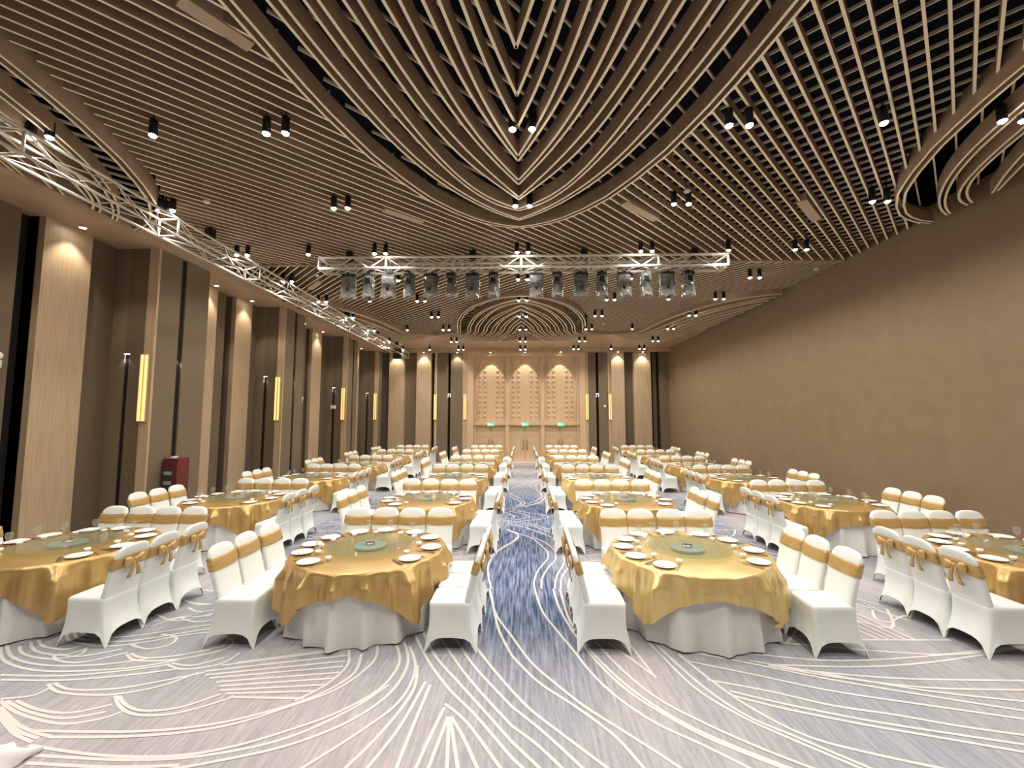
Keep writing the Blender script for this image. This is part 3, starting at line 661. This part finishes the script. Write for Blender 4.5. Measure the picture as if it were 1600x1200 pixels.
# ------------------------------------------------------------------ chair meshes (faces +Y, seat centre at origin)
def rrect(hw, hd, r, n=12, cy=0):
    P = []
    for cx_, cy_, a0 in ((hw-r, hd-r, 0), (-hw+r, hd-r, pi/2), (-hw+r, -hd+r, pi), (hw-r, -hd+r, 3*pi/2)):
        for k in range(4): a = a0+pi/2*k/3; P.append((cx_+r*cos(a), cy_+cy+r*sin(a)))
    out = []; m = len(P)                                       # densify the long sides
    for i in range(m):
        p, q = P[i], P[(i+1) % m]; L = sqrt((p[0]-q[0])**2+(p[1]-q[1])**2); k = 9 if L > .15 else 1
        for j in range(k): t_ = j/k; out.append((p[0]+(q[0]-p[0])*t_, p[1]+(q[1]-p[1])*t_))
    return out
def chair_meshes():
    b = MB()
    top = rrect(.2, .21, .045); mid = rrect(.2, .205, .035); bot = rrect(.225, .235, .012)
    N = len(top); rings = []
    cyr = []
    rings.append([(x*.55, y*.55, .475) for x, y in top]); rings.append([(x*.93, y*.93, .468) for x, y in top])
    rings.append([(x, y, .452) for x, y in top]); rings.append([(x*1.005, y*1.005, .425) for x, y in top])
    for j in range(1, 7):
        t_ = j/6; r_ = []
        for i in range(N):
            x1, y1 = mid[i]; x2, y2 = bot[i]
            u = min(1, abs(x2)/.225); v = min(1, abs(y2)/.235)
            a = 1-min(u, v)                     # 0 at a foot, 1 half way along a side
            arch = .14*max(0, 1-(1-min(1, max(0, a-.07)/.6))**2)**.5
            zb = arch; z = .425+(zb-.425)*t_
            pinch = 1-.05*sin(pi*t_)*(.5+a)
            e = t_**1.7*(1-.45*a)
            x = (x1+(x2*1.03-x1)*e)*pinch; y = (y1+(y2*1.06-y1)*e)*pinch
            if y2 < -.1: y -= .035*t_*t_
            r_.append((x, y, z))
        rings.append(r_)
    b.loft(rings, True, cap0=True)
    # backrest: flattened loft with an arched top, leaning back
    prof = [(.36, .18, .02, 0), (.43, .188, .03, 0), (.48, .192, .036, .0), (.55, .19, .035, 0), (.65, .192, .034, 0), (.76, .196, .034, 0), (.85, .194, .032, 0), (.90, .184, .030, 0), (.935, .160, .027, 0), (.955, .125, .022, 0), (.967, .075, .014, 0), (.970, .03, .006, 0)]
    rings = []
    for z, hw, th, _ in prof:
        yc = -.172-.135*max(0, (z-.45)/.52)**1.15
        r_ = []
        for k in range(28):
            a = 2*pi*k/28; ca, sa = cos(a), sin(a); q = (abs(ca)**5+abs(sa)**5)**-.2
            r_.append((ca*q*hw, yc+sa*q*th-.012*(1-(ca*q)**2)*0, z))
        rings.append(r_)
    b.loft(rings, True, cap0=True, cap1=True)
    cover = b.mesh('stretch_cover', M['white_cover'], True)
    s = MB(); rings = []
    def band(z, off):
        yc = -.172-.135*max(0, (z-.45)/.52)**1.15
        return [(cos(a)*q*(.197+off), yc+sin(a)*q*(.036+off), z+.006*sin(a*3)) for a, q in [(2*pi*k/32, (abs(cos(2*pi*k/32))**5+abs(sin(2*pi*k/32))**5)**-.2) for k in range(32)]]
    for z, o_ in ((.735, .001), (.738, .006), (.77, .004), (.795, .0075), (.825, .004), (.858, .007), (.864, .001)): rings.append(band(z, o_))
    s.loft(rings, True); sash = s.mesh('satin_sash', M['sash'], True)
    w = MB(); yb = -.172-.135*((.81-.45)/.52)**1.15-.05
    w.ball((0, yb-.012, .805), .022, .02, .026, 8, 6)
    for sg in (-1, 1):
        lo = []
        for j in range(7):
            t_ = j/6; x = sg*(.012+.105*t_); hh = (.012+.042*sin(pi*min(1, t_*1.05)*.62)); th = .006+.02*sin(pi*t_)
            lo.append([(x, yb-.008+cos(a)*th*(-1), .805+.008*sg*t_-.012*t_+sin(a)*hh) for a in [2*pi*k/12 for k in range(12)]])
        w.loft(lo, True, True, True)
        ta = []
        for j in range(6):
            t_ = j/5; x = sg*(.008+.05*t_); z = .80-.17*t_; ww = .012+.022*t_; yy = yb-.012-.012*sin(pi*t_)+.028*t_*.3
            ta.append([(x-ww, yy, z), (x, yy-.01, z-.004), (x+ww, yy, z), (x, yy+.004, z)])
        w.loft(ta, True, True, True)
    bow = w.mesh('sash_bow', M['sash'], True)
    f = MB(); f.box(-.17, .17, -.17, .17, .33, .40)  # black seat pan and legs added to deepen the shade under the cover
    for sx in (-1, 1):
        for sy in (-1, 1): f.tube((sx*.16, sy*.16, .34), (sx*.217, .23 if sy > 0 else -.262, .02), .005, 6)
    return [('stretch_cover', cover), ('shade_frame', f.mesh('shade_frame', M['black'])), ('satin_sash', sash, [('sash_bow', bow)])]
CH = chair_meshes()

# ------------------------------------------------------------------ table meshes
R = .874; ZT = .75
top_mesh = MB().lathe([(0, .725), (R-.02, .725), (R-.01, .735), (R-.01, .748), (0, .748)], 48).mesh('tabletop', M['wood'])
def leg_mesh(sx, sy): return MB().tube((sx*.5, sy*.5, .0), (sx*.42, sy*.42, .725), .014, 6).mesh('leg', M['blackmetal'])
LEGS = [leg_mesh(a, e) for a in (-1, 1) for e in (-1, 1)]
def skirt(seed):
    rnd = random.Random(seed); b = MB(); N = 240; ph = [rnd.uniform(0, 6.28) for _ in range(4)]; n1 = rnd.choice((15, 16, 17)); rings = []
    cu = lambda x: 1-2*abs(sin(x/2))**.8
    fold = [.62*cu((n1+n1%2)*a+ph[0]+1.1*sin(2*a+ph[1]))+.3*cu((n1-n1%2-6)*a+ph[2])+.12*sin(31*a+ph[3]) for a in [2*pi*k/N for k in range(N)]]
    rings.append([(.02*cos(2*pi*k/N), .02*sin(2*pi*k/N), ZT+.001) for k in range(N)])
    rings.append([((R-.03)*cos(2*pi*k/N), (R-.03)*sin(2*pi*k/N), ZT+.001) for k in range(N)])
    for j in range(9):
        t_ = j/8; r_ = []
        for k in range(N):
            a = 2*pi*k/N; rr = R-.018+.085*fold[k]*t_**1.5+.03*t_
            r_.append((rr*cos(a), rr*sin(a), ZT-.004-(ZT-.022-.012*fold[k])*t_))
        rings.append(r_)
    b.loft(rings, True, cap0=True); return b.mesh('white_tablecloth', M['white_linen'], True)
def overlay(seed, m):
    rnd = random.Random(seed); b = MB(); N = 300; A = [2*pi*k/N for k in range(N)]
    ph = [rnd.uniform(0, 6.28) for _ in range(6)]; half = 1.115; rings = []
    rot = rnd.uniform(-.06, .06)
    cu = lambda x: 1-2*abs(sin(x/2))**.75
    f1 = [.55*cu(14*a+ph[0]+1.5*sin(3*a+ph[1]))+.32*cu(22*a+ph[2]+1.3*sin(2*a))+.13*cu(38*a+ph[3]+2*sin(5*a)) for a in A]
    S = []
    for a in A:
        c_, s_ = abs(cos(a+rot)), abs(sin(a+rot)); S.append(min(half/max(c_, s_), 1.50)+.012*sin(9*a+ph[4]))
    rings.append([(.02*cos(a), .02*sin(a), ZT+.006) for a in A]); rings.append([(.5*cos(a), .5*sin(a), ZT+.006) for a in A])
    rings.append([((R-.012)*cos(a), (R-.012)*sin(a), ZT+.006) for a in A])
    NJ = 16
    for j in range(NJ+1):
        t_ = j/NJ; r_ = []
        for k, a in enumerate(A):
            L = S[k]-R; l_ = L*t_; q = min(1, l_/.16); amp = (.035+.08*min(1, L/.5))*q**1.15
            rr = R+.006+.012*min(1, l_/.02)+amp*(f1[k]+.6)+.085*l_*q
            # stiff swag near the rim between folds
            z = ZT+.002-l_*(1-.10*q)
            r_.append((rr*cos(a), rr*sin(a), max(.03, z)))
        rings.append(r_)
    b.loft(rings, True, cap0=True); return b.mesh('gold_tablecloth', m, True)
SK = [skirt(s_) for s_ in (3, 8, 15)]
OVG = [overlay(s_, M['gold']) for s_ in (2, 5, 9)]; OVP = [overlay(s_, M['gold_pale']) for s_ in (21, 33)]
sus_glass = MB().lathe([(0, .036), (.485, .036), (.492, .040), (.492, .044), (.485, .047), (0, .047)], 64).mesh('glass_disc', M['discglass'])
sus_base = MB().lathe([(0, 0), (.18, 0), (.19, .01), (.19, .028), (.17, .034), (0, .034)], 40).mesh('turntable_base', M['susan'])
hub = MB(); hub.lathe([(0, .048), (.055, .048), (.05, .056), (0, .058)], 20)
for k in range(3): a = pi*k/3; hub.beam((-.055*cos(a), -.055*sin(a)), (.055*cos(a), .055*sin(a)), .012, .056, .064)
sus_hub = hub.mesh('metal_hub', M['steel'])
plate = MB(); plate.lathe([(0, 0), (.07, 0), (.075, .004), (.118, .017), (.12, .02), (.112, .019), (.075, .009), (0, .008)], 32); plate_m = plate.mesh('dinner_plate', M['china'], True)
saucer = MB(); saucer.lathe([(0, .0), (.05, 0), (.085, .008), (.086, .01), (.05, .004), (0, .004)], 24)
nap = MB(); rings = []
for j in range(5):
    t_ = j/4; rr = .075*(1-t_*.9); rings.append([(cos(a)*rr*(1+.22*cos(4*a+j*.3)), sin(a)*rr*.8*(1+.15*cos(3*a)), .0+.032*sin(t_*pi/2)+.004*sin(5*a)*(1-t_)*t_*4) for a in [2*pi*k/24 for k in range(24)]])
nap.loft(rings, True, True, True); nap_m = nap.mesh('folded_napkin', M['napkin'], True)
gob = MB(); gob.lathe([(0, 0), (.032, 0), (.033, .003), (.006, .008), (.004, .02), (.004, .075), (.012, .083), (.028, .1), (.036, .125), (.036, .15), (.031, .178)], 14); gob_m = gob.mesh('wine_glass', M['glass'], True)
fk = MB(); fk.box(-.006, .006, -.09, .03, 0, .004); fk.box(-.011, .011, .03, .05, 0, .004)
for dx in (-.009, -.003, .003, .009): fk.box(dx-.0018, dx+.0018, .05, .09, 0, .004)
fk_m = fk.mesh('fork', M['steel'])
kn = MB(); kn.box(-.008, .008, -.1, -.01, 0, .006); kn.box(-.009, .007, -.01, .1, 0, .003); kn_m = kn.mesh('table_knife', M['steel'])
cs = MB(); cs.tube((-.006, -.11, .006), (-.003, .11, .006), .0035, 5, .0025); cs.tube((.006, -.11, .006), (.003, .11, .006), .0035, 5, .0025); cs_m = cs.mesh('chopsticks', M['brass'])
cupm = MB(); cupm.lathe([(0, 0), (.018, 0), (.03, .02), (.034, .042), (.031, .042), (.027, .02), (0, .006)], 16); cup_m = cupm.mesh('tea_cup', M['china'], True)

PL = [(122, 'eleven'), (92, 'twelve'), (58, 'one'), (31, 'two'), (-3, 'three'), (-37, 'four'), (-128, 'seven'), (-158, 'eight'), (176, 'nine'), (150, 'ten')]
rn = ['front-row', 'second-row', 'third-row', 'fourth-row', 'fifth-row', 'back-row']
cnm = ['by left wall', 'left of aisle', 'right of aisle', 'by right wall']
CX = [-5.58, -1.84, 1.94, 5.72]; RY = [5.25, 8.34, 11.41, 14.48, 17.55, 20.55]
random.seed(99)
Zc = ZT+.0085
for ci, tx in enumerate(CX):
    for ri, ty in enumerate(RY):
        if ci in (0, 3): tx = CX[ci]+(.12 if ri == 0 else 0)*(1 if ci == 3 else 0)
        T = '%s table %s' % (rn[ri], cnm[ci])
        t = thing('banquet_table', (tx, ty, 0), 'round banquet table hidden under cloths, the '+T, 'table', 'round banquet tables')
        link('tabletop', top_mesh, t)
        for lm in LEGS: link('leg', lm, t)
        a = random.choice((0, pi/2, pi, 3*pi/2))
        o = link('white_tablecloth', SK[(ci+ri) % 3], None, (tx, ty, 0), a); tag(o, 'white floor-length cloth with deep folds under the gold cloth, '+T, 'tablecloth', 'white under-cloths')
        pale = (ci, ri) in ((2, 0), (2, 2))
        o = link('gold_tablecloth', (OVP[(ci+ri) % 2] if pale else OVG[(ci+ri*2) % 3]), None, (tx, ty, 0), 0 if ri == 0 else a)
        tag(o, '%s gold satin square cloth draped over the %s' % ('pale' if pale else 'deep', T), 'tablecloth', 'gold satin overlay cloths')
        put('lazy_susan', (tx, ty, Zc), 'round glass lazy susan with grey base on '+T, 'lazy susan', [('turntable_base', sus_base), ('glass_disc', sus_glass), ('metal_hub', sus_hub)], 'glass lazy susans')
        for k, (deg, hn) in enumerate(PL):
            th = radians(deg+random.uniform(-2, 2)); rr = .742; px, py = tx+rr*cos(th), ty+rr*sin(th); rz = th+pi/2
            place = "%s o'clock place, %s" % (hn, T)
            o = link('dinner_plate', plate_m, None, (px, py, Zc), 0); tag(o, 'round white plate, '+place, 'plate', 'dinner plates')
            if ri < 3 and (k+ci) % 2 == 0:
                o = link('folded_napkin', nap_m, None, (px, py, Zc+.0095), rz); tag(o, 'folded white napkin on plate, '+place, 'napkin', 'folded napkins')
            g = th-.16; o = link('wine_glass', gob_m, None, (tx+.60*cos(g), ty+.60*sin(g), Zc), 0); tag(o, 'clear stemmed wine glass, '+place, 'wine glass', 'wine glasses')
            if ri < 2:
                g = th+.16; o = link('tea_cup', cup_m, None, (tx+.575*cos(g), ty+.575*sin(g), Zc), 0); tag(o, 'small white tea cup, '+place, 'cup', 'tea cups')
            if ri < 2:
                for nm_, me_, off in (('fork', fk_m, -.175), ('table_knife', kn_m, .175), ('chopsticks', cs_m, .205)):
                    g = th-off*1.05; o = link(nm_, me_, None, (tx+.735*cos(g), ty+.735*sin(g), Zc), g+pi/2+pi/2*0+pi/2)
                    o.rotation_euler.z = g+pi/2-pi/2-pi/2*0+pi/2
                    tag(o, {'fork': 'slim steel fork', 'table_knife': 'slim steel knife', 'chopsticks': 'pair of slim brown chopsticks'}[nm_]+', '+place, {'fork': 'fork', 'table_knife': 'knife', 'chopsticks': 'chopsticks'}[nm_], {'fork': 'forks', 'table_knife': 'table knives', 'chopsticks': 'chopsticks'}[nm_])
        spots = []
        for k in range(4): spots.append((tx-.615+.41*k, ty+.96, pi, ('far side %s chair from left' % ('first', 'second', 'third', 'fourth')[k])))
        for sg, sd_ in ((-1, 'left'), (1, 'right')):
            for k in range(3): spots.append((tx+sg*1.11, ty-.62+.425*k, -sg*-pi/2 if 0 else (-pi/2 if sg < 0 else pi/2), '%s side %s chair' % (sd_, ('closest', 'middle', 'farthest')[k])))
        for (x, y, rz, pos) in spots:
            if x > 7.2 or x < -7.2: continue
            put('banquet_chair', (x+random.uniform(-.012, .012), y+random.uniform(-.012, .012), 0), 'white covered, gold sashed %s, %s' % (pos, T), 'chair', CH, 'covered banquet chairs', rz=rz+random.uniform(-.03, .03))
